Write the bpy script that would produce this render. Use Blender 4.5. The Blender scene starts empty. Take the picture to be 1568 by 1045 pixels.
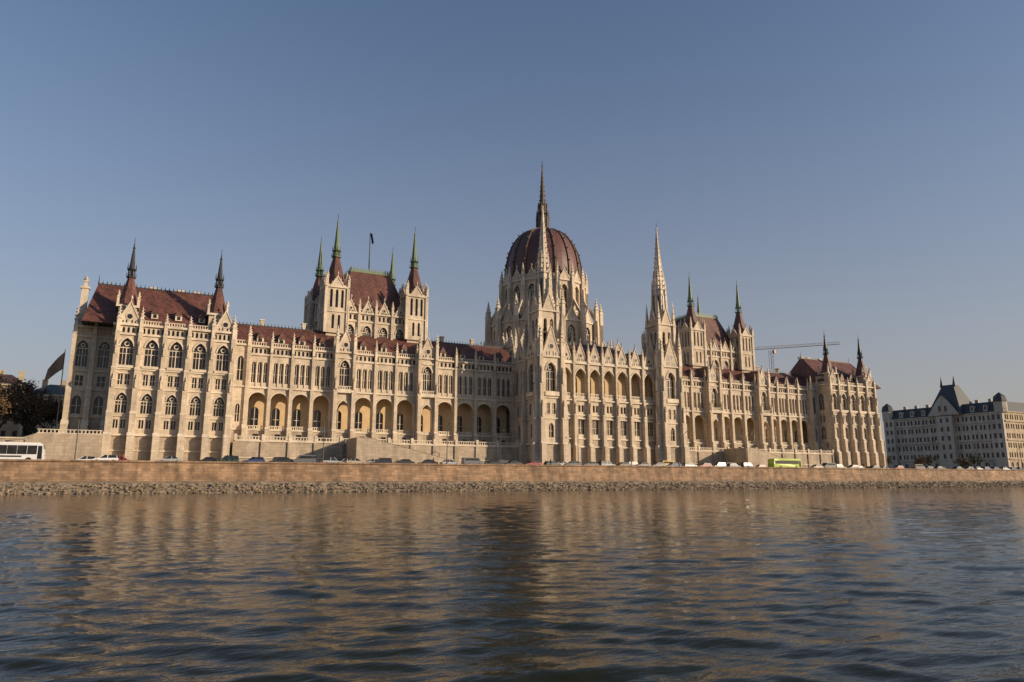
import bpy, math, random
import numpy as np
from math import sin, cos, pi, radians, sqrt, atan2, exp
from mathutils import Vector
random.seed(7); rng = np.random.default_rng(7)
scene = bpy.context.scene

# ------------------------------------------------------------------ materials
def newmat(name):
    m = bpy.data.materials.new(name); m.use_nodes = True
    nt = m.node_tree; b = nt.nodes['Principled BSDF']
    return m, nt, b
def N(nt, t, **k):
    n = nt.nodes.new(t)
    for a, v in k.items():
        try: setattr(n, a, v)
        except Exception: pass
    return n
def noise_mul(nt, src, scale, lo, hi, stretch=(1,1,1), detail=5):
    """multiply colour socket src by a noise in lo..hi"""
    g = N(nt, 'ShaderNodeNewGeometry'); mp = N(nt, 'ShaderNodeMapping'); mp.inputs['Scale'].default_value = stretch
    nt.links.new(g.outputs['Position'], mp.inputs['Vector'])
    no = N(nt, 'ShaderNodeTexNoise'); no.inputs['Scale'].default_value = scale; no.inputs['Detail'].default_value = detail
    no.inputs['Roughness'].default_value = 0.65
    nt.links.new(mp.outputs[0], no.inputs['Vector'])
    mr = N(nt, 'ShaderNodeMapRange'); mr.inputs['From Min'].default_value = .3; mr.inputs['From Max'].default_value = .7
    mr.inputs['To Min'].default_value = lo; mr.inputs['To Max'].default_value = hi
    nt.links.new(no.outputs['Fac'], mr.inputs['Value'])
    mx = N(nt, 'ShaderNodeVectorMath', operation='SCALE')
    nt.links.new(src, mx.inputs[0]); nt.links.new(mr.outputs[0], mx.inputs['Scale'])
    return mx.outputs[0], no.outputs['Fac']
def stone(name, col, rough=.85, bw=1.3, bh=.55, var=.10, joint=.72, lo=.72, hi=1.12, big=.10, bump=.15):
    m, nt, b = newmat(name)
    g = N(nt, 'ShaderNodeNewGeometry'); s = N(nt, 'ShaderNodeSeparateXYZ'); nt.links.new(g.outputs['Position'], s.inputs[0])
    ad = N(nt, 'ShaderNodeMath', operation='ADD'); nt.links.new(s.outputs['X'], ad.inputs[0]); nt.links.new(s.outputs['Y'], ad.inputs[1])
    c = N(nt, 'ShaderNodeCombineXYZ'); nt.links.new(ad.outputs[0], c.inputs[0]); nt.links.new(s.outputs['Z'], c.inputs[1])
    br = N(nt, 'ShaderNodeTexBrick'); br.inputs['Scale'].default_value = 1.0
    br.inputs['Brick Width'].default_value = bw; br.inputs['Row Height'].default_value = bh
    br.inputs['Mortar Size'].default_value = .025; br.inputs['Mortar Smooth'].default_value = .3
    br.inputs['Color1'].default_value = (*[x*(1+var) for x in col], 1); br.inputs['Color2'].default_value = (*[x*(1-var) for x in col], 1)
    br.inputs['Mortar'].default_value = (*[x*joint for x in col], 1)
    nt.links.new(c.outputs[0], br.inputs['Vector'])
    o, f = noise_mul(nt, br.outputs['Color'], .55, lo, hi, (1,1,.3))
    o, f2 = noise_mul(nt, o, big, .85, 1.1)
    nt.links.new(o, b.inputs['Base Color'])
    b.inputs['Roughness'].default_value = rough
    bp = N(nt, 'ShaderNodeBump'); bp.inputs['Strength'].default_value = bump; bp.inputs['Distance'].default_value = .15
    nt.links.new(f, bp.inputs['Height']); nt.links.new(bp.outputs[0], b.inputs['Normal'])
    return m
def plain(name, col, rough=.6, lo=.8, hi=1.15, scale=1.2, metal=0, spec=.5, bump=0):
    m, nt, b = newmat(name)
    rgb = N(nt, 'ShaderNodeRGB'); rgb.outputs[0].default_value = (*col, 1)
    o, f = noise_mul(nt, rgb.outputs[0], scale, lo, hi)
    nt.links.new(o, b.inputs['Base Color']); b.inputs['Roughness'].default_value = rough; b.inputs['Metallic'].default_value = metal
    if bump:
        bp = N(nt, 'ShaderNodeBump'); bp.inputs['Strength'].default_value = bump; bp.inputs['Distance'].default_value = .2
        nt.links.new(f, bp.inputs['Height']); nt.links.new(bp.outputs[0], b.inputs['Normal'])
    return m
M = {}
M['stone'] = stone('limestone_wall', (.60,.495,.37), lo=.68)
M['trim'] = stone('limestone_trim', (.66,.56,.43), bw=2.2, bh=1.1, joint=.9, lo=.75)
M['base'] = stone('limestone_base', (.46,.37,.27), bw=1.6, bh=.7, joint=.6, lo=.62)
M['ochre'] = plain('ochre_plaster', (.58,.42,.24), .9, .85, 1.1, .6)
M['roof'] = stone('roof_tile', (.135,.053,.037), rough=.6, bw=.5, bh=.4, var=.3, joint=.6, lo=.55, hi=1.3)
M['roofdark'] = stone('roof_tile_dark', (.085,.045,.036), rough=.6, bw=.5, bh=.4, var=.3, joint=.6, lo=.65, hi=1.25)
M['dome'] = plain('dome_covering', (.115,.046,.036), .5, .7, 1.2, .5)
M['copper'] = plain('verdigris_copper', (.15,.20,.11), .6, .7, 1.2, 1.0)
M['iron'] = plain('dark_iron', (.04,.038,.034), .55)
M['glass'] = plain('window_glass', (.020,.018,.017), .22, .5, 1.6, .8)
M['quay'] = stone('quay_wall_stone', (.29,.185,.11), bw=1.5, bh=.5, var=.25, joint=.6, lo=.42, hi=1.28, big=.05, bump=.5)
M['rock'] = plain('riprap_rock', (.25,.19,.13), .9, .4, 1.4, 1.3)
M['earth'] = plain('bank_earth', (.27,.21,.14), .95, .6, 1.3, .6, bump=.5)
M['ground'] = plain('ground_surface', (.16,.14,.11), .95, .7, 1.2, .2)
M['asphalt'] = plain('asphalt', (.055,.052,.05), .9, .7, 1.3, .6)
M['grey'] = stone('render_hazy_grey', (.52,.46,.38), bw=2, bh=.6, joint=.9)  # distance haze put into the wall colour as a paler grey
M['slate'] = plain('slate_roof', (.05,.053,.06), .6)
M['cream'] = stone('render_cream', (.45,.36,.25), bw=2, bh=.6, joint=.9)
M['bark'] = plain('bark', (.07,.05,.035), .9)
M['leaf'] = plain('autumn_leaf', (.10,.06,.025), .8, .4, 1.8, .7)
M['leafg'] = plain('shrub_leaf', (.05,.055,.02), .8, .4, 1.8, .7)
M['tyre'] = plain('tyre_rubber', (.02,.02,.02), .8)
M['white'] = plain('white_paint', (.72,.72,.70), .3, .95, 1.03)
M['flag'] = plain('flag_cloth', (.018,.016,.02), 1.0)
M['craneyel'] = plain('crane_paint', (.35,.16,.10), .5)
M['lampmetal'] = plain('lamp_metal', (.05,.05,.05), .5)
M['ribs']=plain('rib_stone_dark',(.12,.085,.06),.7)

# ------------------------------------------------------------------ mesh builder
class MB:
    def __init__(s): s.v=[]; s.f=[]; s.m=[]
    def poly(s, pts, m=0):
        n=len(s.v); s.v.extend(pts); s.f.append(tuple(range(n,n+len(pts)))); s.m.append(m)
def finish(name, mb, mats, parent=None, smooth=False, loc=None):
    me = bpy.data.meshes.new(name); me.from_pydata(mb.v, [], mb.f)
    for mt in (mats if isinstance(mats,(list,tuple)) else [mats]): me.materials.append(mt)
    if any(mb.m): me.polygons.foreach_set('material_index', mb.m)
    if smooth: me.polygons.foreach_set('use_smooth', [True]*len(me.polygons))
    me.update()
    o = bpy.data.objects.new(name, me); scene.collection.objects.link(o)
    if parent: o.parent = parent
    if loc: o.location = loc
    return o
def empty(name, loc=(0,0,0)):
    e = bpy.data.objects.new(name, None); e.location = loc; scene.collection.objects.link(e); return e
class Building:
    def __init__(s, name): s.name=name; s.p={}
    def __getitem__(s,k):
        if k not in s.p: s.p[k]=MB()
        return s.p[k]
    def build(s):
        e = empty(s.name)
        names={'stone':'walls','trim':'stone_trim','base':'base_walls','glass':'windows','roof':'tiled_roof','roofdark':'dark_tiled_roof','dome':'dome_shell','copper':'copper_spires','iron':'iron_cresting','ochre':'arcade_walls','grey':'walls','slate':'slate_roof','cream':'walls','ribs':'dome_ribs_and_lantern','flag':'roof_flag'}
        for k,mb in s.p.items():
            finish(names.get(k,k), mb, M[k], e)
        return e
def P3(F,u,z,d):
    ox,oy,dx,dy=F
    return (ox+dx*u+dy*d, oy+dy*u-dx*d, z)
def front(wy): return (0,wy,1,0)
def leftf(wx): return (wx,0,0,-1)     # u = -wy
def rightf(wx): return (wx,0,0,1)     # u = wy, outward +x
def box(mb,F,u0,u1,z0,z1,d0,d1):
    a=[P3(F,u,z,d) for d in (d0,d1) for z in (z0,z1) for u in (u0,u1)]
    for q in ((0,1,3,2),(4,5,7,6),(0,1,5,4),(2,3,7,6),(0,2,6,4),(1,3,7,5)):
        mb.poly([a[i] for i in q])
def wbox(mb,x0,x1,y0,y1,z0,z1): box(mb,(0,0,1,0),x0,x1,z0,z1,-y1,-y0)
def fr(mb,cx,cy,z0,z1,r0,r1,n=8,rot=0.0,cap=True):
    A=[(cx+r0*cos(rot+2*pi*i/n),cy+r0*sin(rot+2*pi*i/n),z0) for i in range(n)]
    if r1<=1e-4:
        for i in range(n): mb.poly([A[i],A[(i+1)%n],(cx,cy,z1)])
        return
    B=[(cx+r1*cos(rot+2*pi*i/n),cy+r1*sin(rot+2*pi*i/n),z1) for i in range(n)]
    for i in range(n): mb.poly([A[i],A[(i+1)%n],B[(i+1)%n],B[i]])
    if cap: mb.poly(B)
Q=sqrt(2)
def sq(mb,cx,cy,z0,z1,h0,h1): fr(mb,cx,cy,z0,z1,h0*Q,h1*Q,4,pi/4)
def pinn(b,cx,cy,z0,h,w=.35,mat='trim'):
    mb=b[mat]; zs=z0+h*.48
    sq(mb,cx,cy,z0,zs,w,w*.92); sq(mb,cx,cy,zs,zs+.18,w*1.3,w*1.3)
    sq(mb,cx,cy,zs+.18,z0+h,w*.95,.03)
    for t in (.25,.5,.75):
        z=zs+.18+(h*.52-.18)*t; r=w*.95*(1-t)+.05
        fr(mb,cx,cy,z-.1,z+.12,r*1.2+.04,r*1.7+.08,4,0)
def crocket_spire(b,cx,cy,z0,z1,r,n=8,mat='trim',step=1.6,rot=None):
    mb=b[mat]; rot=pi/n if rot is None else rot
    fr(mb,cx,cy,z0,z1,r,.12,n,rot)
    z=z0+.8
    while z<z1-1.5:
        rr=r*(1-(z-z0)/(z1-z0))
        for i in range(n):
            a=rot+2*pi*i/n; s=.10+.07*rr
            x=cx+(rr+s*.7)*cos(a); y=cy+(rr+s*.7)*sin(a)
            fr(mb,x,y,z,z+s*2.2,s*1.1,s*.5,4,a)
        z+=step
    fr(mb,cx,cy,z1-.9,z1-.55,.14,.42,6); fr(mb,cx,cy,z1-.55,z1-.2,.42,.12,6); fr(mb,cx,cy,z1-.2,z1+.8,.08,.04,4)
def arch_half(uc,w,zs,zt,kind,n=6):
    l=uc-w/2; H=zt-zs
    if kind=='Q' or H<1e-3: return [(l,zt),(uc,zt)]
    out=[]; s=1.0 if kind=='R' else .55
    for i in range(n+1):
        t=i/n
        tt=1-cos(t*pi/2) if kind=='R' else t**1.3
        out.append((l+w/2*tt, zs+H*sqrt(max(0,1-(1-s*tt)**2))/sqrt(1-(1-s)**2)))
    return out
def panel(b,F,u0,u1,z0,z1,ops,depth=.45,wall='stone',back='glass',mull=True):
    W=b[wall]
    if not ops:
        W.poly([P3(F,u,z,0) for u,z in ((u0,z0),(u1,z0),(u1,z1),(u0,z1))]); return
    cuts=[u0]+[((ops[i][0]+ops[i][1]/2)+(ops[i+1][0]-ops[i+1][1]/2))/2 for i in range(len(ops)-1)]+[u1]
    for i,(uc,w,zb,zt,kind) in enumerate(ops):
        c0,c1=cuts[i],cuts[i+1]
        zs = zt if kind=='Q' else (zt-w*.5 if kind=='R' else zt-w*.75)
        L=arch_half(uc,w,zs,zt,kind); R=[(2*uc-u,z) for u,z in L]
        if zb<=z0+1e-3:
            zb=z0
            W.poly([P3(F,u,z,0) for u,z in [(c0,z0),(uc-w/2,z0)]+L+[(uc,z1),(c0,z1)]])
            W.poly([P3(F,u,z,0) for u,z in [(c1,z0),(uc+w/2,z0)]+R+[(uc,z1),(c1,z1)]])
        else:
            W.poly([P3(F,u,z,0) for u,z in [(c0,z0),(uc,z0),(uc,zb),(uc-w/2,zb)]+L+[(uc,z1),(c0,z1)]])
            W.poly([P3(F,u,z,0) for u,z in [(c1,z0),(uc,z0),(uc,zb),(uc+w/2,zb)]+R+[(uc,z1),(c1,z1)]])
        out=[(uc-w/2,zb)]+L+R[::-1][1:]+[(uc+w/2,zb)]
        for j in range(len(out)):
            a=out[j]; c=out[(j+1)%len(out)]
            W.poly([P3(F,*a,0),P3(F,*c,0),P3(F,*c,-depth),P3(F,*a,-depth)])
        if back:
            b[back].poly([P3(F,u,z,-depth) for u,z in out])
            if mull and w>.8:
                T=b['trim']; d0,d1=-depth+.02,-depth+.2; mw=.08 if w<2 else .1
                top=zt-.15 if kind!='Q' else zt
                if w<2: box(T,F,uc-mw,uc+mw,zb,top,d0,d1)
                else:
                    box(T,F,uc-mw,uc+mw,zb,zs,d0,d1)
                    for s in (-1,1): box(T,F,uc+s*w*.26-.05,uc+s*w*.26+.05,zb,zs+(.2 if kind!='Q' else 0),d0,d1-.03)
                    if kind!='Q':
                        cz=zs+(zt-zs)*.38; r=w*.22; k=10
                        for q in range(k):
                            a0=2*pi*q/k; a1=2*pi*(q+1)/k
                            T.poly([P3(F,uc+rr*cos(a),cz+rr*sin(a),d1) for rr,a in ((r,a0),(r,a1),(r*.62,a1),(r*.62,a0))])
                        box(T,F,uc-w/2,uc+w/2,zs-.25,zs-.05,d0,d1-.01)
                if zt-zb>2.2: box(T,F,uc-w/2,uc+w/2,zb+(zt-zb)*.42,zb+(zt-zb)*.42+.14,d0,d1-.02)
def hood(b,F,uc,w,zs,zt,kind,t=.28,p=.14,mat='trim'):
    L=arch_half(uc,w,zs,zt,kind); full=L+[(2*uc-u,z) for u,z in L[::-1][1:]]
    cz=zs; o=[]
    for u,z in full:
        vx,vz=u-uc,z-cz+.3*w; l=sqrt(vx*vx+vz*vz); o.append((u+vx/l*t,z+vz/l*t))
    T=b[mat]
    for i in range(len(full)-1):
        T.poly([P3(F,*full[i],p),P3(F,*full[i+1],p),P3(F,*o[i+1],p),P3(F,*o[i],p)])
        T.poly([P3(F,*o[i],p),P3(F,*o[i+1],p),P3(F,*o[i+1],0),P3(F,*o[i],0)])
        T.poly([P3(F,*full[i],p),P3(F,*full[i+1],p),P3(F,*full[i+1],0),P3(F,*full[i],0)])
def balus(b,F,u0,u1,z0,h=1.0,d=0.0,step=.55,th=.22,mat='trim'):
    T=b[mat]
    box(T,F,u0,u1,z0,z0+h*.18,d-th,d+.02); box(T,F,u0,u1,z0+h*.82,z0+h,d-th-.02,d+.04)
    n=max(1,int(abs(u1-u0)/step))
    for i in range(n):
        u=u0+(i+.5)*(u1-u0)/n; box(T,F,u-.11,u+.11,z0+h*.18,z0+h*.82,d-th+.04,d-.03)
def gable(b,F,uc,w,z0,h,d=0.0,th=.6,win=True,side=True):
    W=b['stone']; T=b['trim']
    A=[(uc-w/2,z0),(uc+w/2,z0),(uc,z0+h)]
    for dd in (d,d-th): W.poly([P3(F,u,z,dd) for u,z in A])
    for s in (-1,1):
        e0=(uc+s*w/2,z0); e1=(uc,z0+h); n=(s*h,w/2); l=sqrt(n[0]**2+n[1]**2); n=(n[0]/l*.28,n[1]/l*.28)
        q=[e0,e1,(e1[0]+n[0]*.0,e1[1]+.5),(e0[0]+n[0],e0[1]+n[1])]
        T.poly([P3(F,u,z,d+.15) for u,z in q]); T.poly([P3(F,u,z,d-th) for u,z in q])
        T.poly([P3(F,*q[2],d+.15),P3(F,*q[3],d+.15),P3(F,*q[3],d-th),P3(F,*q[2],d-th)])
        T.poly([P3(F,*q[0],d+.15),P3(F,*q[1],d+.15),P3(F,*q[1],d),P3(F,*q[0],d)])
        k=max(3,int(h/1.1))
        for i in range(1,k):
            t=i/k; u=e0[0]+(e1[0]-e0[0])*t+n[0]*1.3; z=e0[1]+(e1[1]-e0[1])*t+n[1]*1.3
            x,y,_=P3(F,u,0,d-.1); fr(T,x,y,z-.1,z+.3,.16,.1,4,0)
    x,y,_=P3(F,uc,0,d-.1); fr(T,x,y,z0+h,z0+h+.9,.14,.1,4); fr(T,x,y,z0+h+.9,z0+h+1.2,.1,.34,4); fr(T,x,y,z0+h+1.2,z0+h+1.8,.3,.02,4)
    if win:
        r=w*.13; cz=z0+h*.33; k=10
        b['glass'].poly([P3(F,uc+r*cos(2*pi*i/k),cz+r*sin(2*pi*i/k),d+.03) for i in range(k)])
        for i in range(k):
            a0=2*pi*i/k;a1=2*pi*(i+1)/k
            T.poly([P3(F,uc+rr*cos(a),cz+rr*sin(a),d+.12) for rr,a in ((r,a0),(r,a1),(r*1.35,a1),(r*1.35,a0))])
        for s in (-1,1):
            box(b['glass'],F,uc+s*w*.12-.14,uc+s*w*.12+.14,z0+.15,z0+h*.16,d-.05,d+.035)
            box(b['glass'],F,uc+s*w*.27-.13,uc+s*w*.27+.13,z0+.15,z0+h*.13,d-.05,d+.035)
def course(b,F,u0,u1,z,h=.35,p=.3,mat='trim'): box(b[mat],F,u0,u1,z,z+h,-.05,p)
def buttress(b,F,u,stages,w=1.0):
    """stages: list of (z0,z1,proj,width)"""
    for i,(z0,z1,p,w) in enumerate(stages):
        box(b['stone'],F,u-w/2,u+w/2,z0,z1,-.1,p)
        nxt=stages[i+1][2] if i+1<len(stages) else 0.0
        if nxt<p-.05:   # sloped weathering
            s=(p-nxt)*1.2
            T=b['trim']
            T.poly([P3(F,u-w/2-.05,z1,p+.06),P3(F,u+w/2+.05,z1,p+.06),P3(F,u+w/2+.05,z1+s,nxt),P3(F,u-w/2-.05,z1+s,nxt)])
            for q in (-1,1): T.poly([P3(F,u+q*(w/2+.05),z1,p+.06),P3(F,u+q*(w/2+.05),z1+s,nxt),P3(F,u+q*(w/2+.05),z1,nxt)])

# ------------------------------------------------------------------ PARLIAMENT
B=Building('parliament_building')
XC=122.0
def mr(a,bb,side):  # mirrored sorted range
    return (a,bb) if side==0 else (2*XC-bb,2*XC-a)
def mp_(a,side): return a if side==0 else 2*XC-a
def roof_hip(b,x0,x1,y0,y1,z0,z1,hx=None,hy=None,mat='roof',crest=True,flat=0.0):
    hx=(y1-y0)/2*.6 if hx is None else hx
    ym=(y0+y1)/2; ya,yb=ym-flat/2,ym+flat/2
    R=b[mat]; a=(x0,y0,z0);c=(x1,y0,z0);d=(x1,y1,z0);e=(x0,y1,z0)
    p=(x0+hx,ya,z1);q=(x1-hx,ya,z1);r=(x1-hx,yb,z1);s=(x0+hx,yb,z1)
    R.poly([a,c,q,p]);R.poly([d,e,s,r])
    R.poly([e,a,p,s] if flat>0 else [e,a,p]);R.poly([c,d,r,q] if flat>0 else [c,d,q])
    if flat>0: R.poly([p,q,r,s])
    if crest:
        for yy in ({ya,yb}):
            b['iron'].poly([(x0+hx,yy,z1-.05),(x1-hx,yy,z1-.05),(x1-hx,yy,z1+.3),(x0+hx,yy,z1+.3)])
            n=int((x1-x0-2*hx)/.9)
            for i in range(n+1):
                x=x0+hx+(x1-x0-2*hx)*i/max(n,1); b['iron'].poly([(x-.16,yy,z1+.2),(x+.16,yy,z1+.2),(x,yy,z1+1.15)])
        for xx in (x0+hx,x1-hx): fr(b['iron'],xx,ym,z1,z1+2.6,.18,.03,5)

def pyr_spire(b,cx,cy,z0,h,zr,ztip,body='stone',mat='roof',cop='copper'):
    """turret roof: z0 base, h half-width, steep tile roof to zr, gallery, slender copper spire to tip"""
    sq(b['trim'],cx,cy,z0-.5,z0,h*1.15,h*1.15)
    for sx in (-1,1):
        for sy in (-1,1): pinn(b,cx+sx*h,cy+sy*h,z0,min(4.2,(zr-z0)*.5),.26)
    fr(b[mat],cx,cy,z0,zr,h*1.2,h*.34,8,pi/8)
    fr(b[cop],cx,cy,zr,zr+.25,h*.5,h*.5,8,pi/8)
    for i in range(8):
        a=2*pi*i/8+pi/8; r=h*.34
        fr(b[cop],cx+r*cos(a),cy+r*sin(a),zr+.25,zr+1.9,.12,.12,4)
        fr(b[cop],cx+h*.5*cos(a),cy+h*.5*sin(a),zr+.25,zr+1.3,.1,.02,4)
    fr(b[cop],cx,cy,zr+.25,zr+1.9,h*.2,h*.2,6)
    fr(b[cop],cx,cy,zr+1.9,zr+2.3,h*.5,h*.36,8,pi/8)
    for i in range(4):
        a=2*pi*i/4; fr(b[cop],cx+h*.42*cos(a),cy+h*.42*sin(a),zr+2.1,zr+3.7,.14,.02,4)
    fr(b[cop],cx,cy,zr+2.3,ztip-.3,h*.33,.11,8,pi/8)
    fr(b[cop],cx,cy,ztip-1.8,ztip-1.4,.12,.34,6); fr(b[cop],cx,cy,ztip-1.4,ztip-1.0,.34,.1,6)
    fr(b['iron'],cx,cy,ztip-1.0,ztip+1.2,.09,.05,4)

def pavilion(side):
    x0,x1=mr(-7.7,18.0,side); wy=183.7; F=front(wy); nb=5; bw=(x1-x0)/nb
    panel(B,F,x0,x1,3,10,[],wall='base')
    course(B,F,x0-.2,x1+.2,9.6,.45,.45); course(B,F,x0-.2,x1+.2,6.2,.25,.25)
    def face(F,u0,u1,nb,full=True):
        bw=(u1-u0)/nb
        for i in range(nb):
            a=u0+i*bw; c=a+bw/2; e=a+bw
            panel(B,F,a,e,10,14,[(c-.75,.95,11.3,13.2,'Q'),(c+.75,.95,11.3,13.2,'Q')],.5)
            panel(B,F,a,e,14,20.2,[(c,2.3,14.7,19.3,'P')],.6); hood(B,F,c,2.3,19.3-2.3*.75,19.3,'P')
            panel(B,F,a,e,20.2,24.7,[(c-.7,.95,21.1,23.5,'Q'),(c+.7,.95,21.1,23.5,'Q')],.5)
            box(B['trim'],F,c-1.3,c+1.3,23.6,23.85,0,.18)
            panel(B,F,a,e,24.7,32.5,[(c,2.7,25.6,31.8,'P')],.7); hood(B,F,c,2.7,31.8-2.7*.75,31.8,'P',.35,.2)
            box(B['trim'],F,c-1.7,c+1.7,24.9,25.5,0,.5)
            k=5; ww=bw/ (k+1)
            panel(B,F,a,e,32.9,34.7,[(a+bw*(j+.5+.25*(2-j)/5)/k,ww*.62,33.1,34.4,'P') for j in range(k)],.4,mull=False)
        for z,h,p in ((13.9,.3,.2),(20.1,.3,.25),(24.5,.35,.3),(32.5,.42,.35),(34.7,.5,.6)): course(B,F,u0,u1,z,h,p)
        for i in range(nb+1):
            u=min(max(u0+i*bw,u0+.5),u1-.5)
            buttress(B,F,u,[(3,9.6,2.3,1.5),(9.6,14.5,1.7,1.25),(14.5,24.6,1.25,1.1),(24.6,33,.85,.9)])
            x,y,_=P3(F,u,0,.5); pinn(B,x,y,33.2,6.2 if i in (0,1,nb-1,nb) else 5.0,.38)
            for zz in (20.3,28.0):
                x,y,_=P3(F,u,0,.95 if zz>24 else 1.35); pinn(B,x,y,zz,3.2,.2)
        balus(B,F,u0,u1,35.2,1.0,.1)
    face(F,x0,x1,5)
    for a in (x0+bw/2,x1-bw/2): gable(B,F,a,bw*.92,35.2,4.9,.25,.6)
    FL = leftf(x0); u0,u1=-191.0,-183.7
    for z0_,z1_,ops in ((3,10,[]),(10,14,[(-189,.9,11.3,13.2,'Q'),(-186,.9,11.3,13.2,'Q')]),(14,20.2,[(-187.4,2.2,14.7,19.3,'P')]),(20.2,24.7,[(-188.2,.9,21.1,23.5,'Q'),(-186.6,.9,21.1,23.5,'Q')]),(24.7,32.5,[(-187.4,2.5,25.6,31.8,'P')]),(32.5,35.2,[])):
        panel(B,FL,u0,u1,z0_,z1_,ops,.5)
    for z,h,p in ((13.9,.3,.2),(20.1,.3,.25),(24.5,.35,.3),(32.5,.42,.35),(34.7,.5,.6)): course(B,FL,u0,u1,z,h,p)
    balus(B,FL,u0,u1,35.2,1,.1)
    FR=rightf(x1); panel(B,FR,183.7,191,3,35.2,[])
    balus(B,FR,183.7,191,35.2,1,.1)
    b0,b1=mr(-16.5,18.0,side); Fb=front(191.0)
    o0,o1=mr(-16.5,-7.7,side)
    for k in range(2):
        a=o0+k*4.4;c=a+2.2;e=a+4.4
        panel(B,Fb,a,e,3,14,[],wall='base')
        panel(B,Fb,a,e,14,20.2,[(c,1.9,14.7,19,'P')],.6)
        panel(B,Fb,a,e,20.2,24.7,[(c,1.6,21.1,23.5,'Q')],.5)
        panel(B,Fb,a,e,24.7,32.5,[(c,2.3,25.6,31.8,'P')],.7)
        panel(B,Fb,a,e,32.5,35.2,[],.4)
    for z,h,p in ((13.9,.3,.2),(20.1,.3,.25),(24.5,.35,.3),(32.5,.42,.35),(34.7,.5,.6)): course(B,Fb,o0,o1,z,h,p)
    balus(B,Fb,o0,o1,35.2,1,.1)
    for u in (o0+.5,(o0+o1)/2,o1-.6):
        buttress(B,Fb,u,[(3,12,2.6,1.4),(12,20.2,1.6,1.2),(20.2,33,.9,1.0)])
        pinn(B,u,190.4,33.2,6.5,.4)
    wbox(B['stone'],min(b0,b1),max(b0,b1),191.8,214,3,35.2)
    ot=mp_(-15.3,side); fr(B['stone'],ot,193.5,3,37,1.3,1.1,8,pi/8); wbox(B['trim'],ot-.7,ot+.7,192.8,194.2,36,44.5); wbox(B['trim'],ot-.95,ot+.95,192.55,194.45,44.5,45.0); pinn(B,ot,193.5,44.6,3.2,.4)
    r0,r1=mr(-14.8,16.5,side)
    roof_hip(B,r0,r1,185.6,210.5,35.3,46.9,hx=1.8,mat='roof',flat=1.5)
    for k in range(5):
        x=x0+2.5+k*(x1-x0-5)/4; dormer(x,187.6,37.6,1.5,2.4)
    for t in (-5.8,13.6):
        cx=mp_(t,side); cy=187.2
        wbox(B['stone'],cx-1.9,cx+1.9,cy-1.9,cy+1.9,35,39.6)
        pyr_spire(B,cx,cy,39.8,2.1,46.8,55.6,cop='iron' )
    for t in (-1.0,5.5,9.5):   # chimney stacks
        cx=mp_(t,side); wbox(B['stone'],cx-.8,cx+.8,202,203.2,40,48.3); wbox(B['trim'],cx-1,cx+1,201.8,203.4,48.3,48.7)
def dormer(x,y,z,w,h):
    Fd=front(y); R=B['roof']
    panel(B,Fd,x-w/2,x+w/2,z,z+h*.5,[(x,w*.5,z+.2,z+h*.45,'Q')],.2,mull=False,wall='trim')
    for s in (-1,1): B['stone'].poly([(x+s*w/2,y,z),(x+s*w/2,y,z+h*.5),(x+s*w/2,y+3,z+h*.5),(x+s*w/2,y+3,z)])
    a=(x-w*.62,y-.15,z+h*.5); c=(x+w*.62,y-.15,z+h*.5); t=(x,y-.0,z+h*1.15); t2=(x,y+3.2,z+h*1.15); a2=(a[0],y+3,z+h*.5); c2=(c[0],y+3,z+h*.5)
    R.poly([a,c,t]); R.poly([a,t,t2,a2]); R.poly([c,t,t2,c2])
    fr(B['iron'],x,y,z+h*1.1,z+h*1.1+1.3,.1,.03,4)

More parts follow.
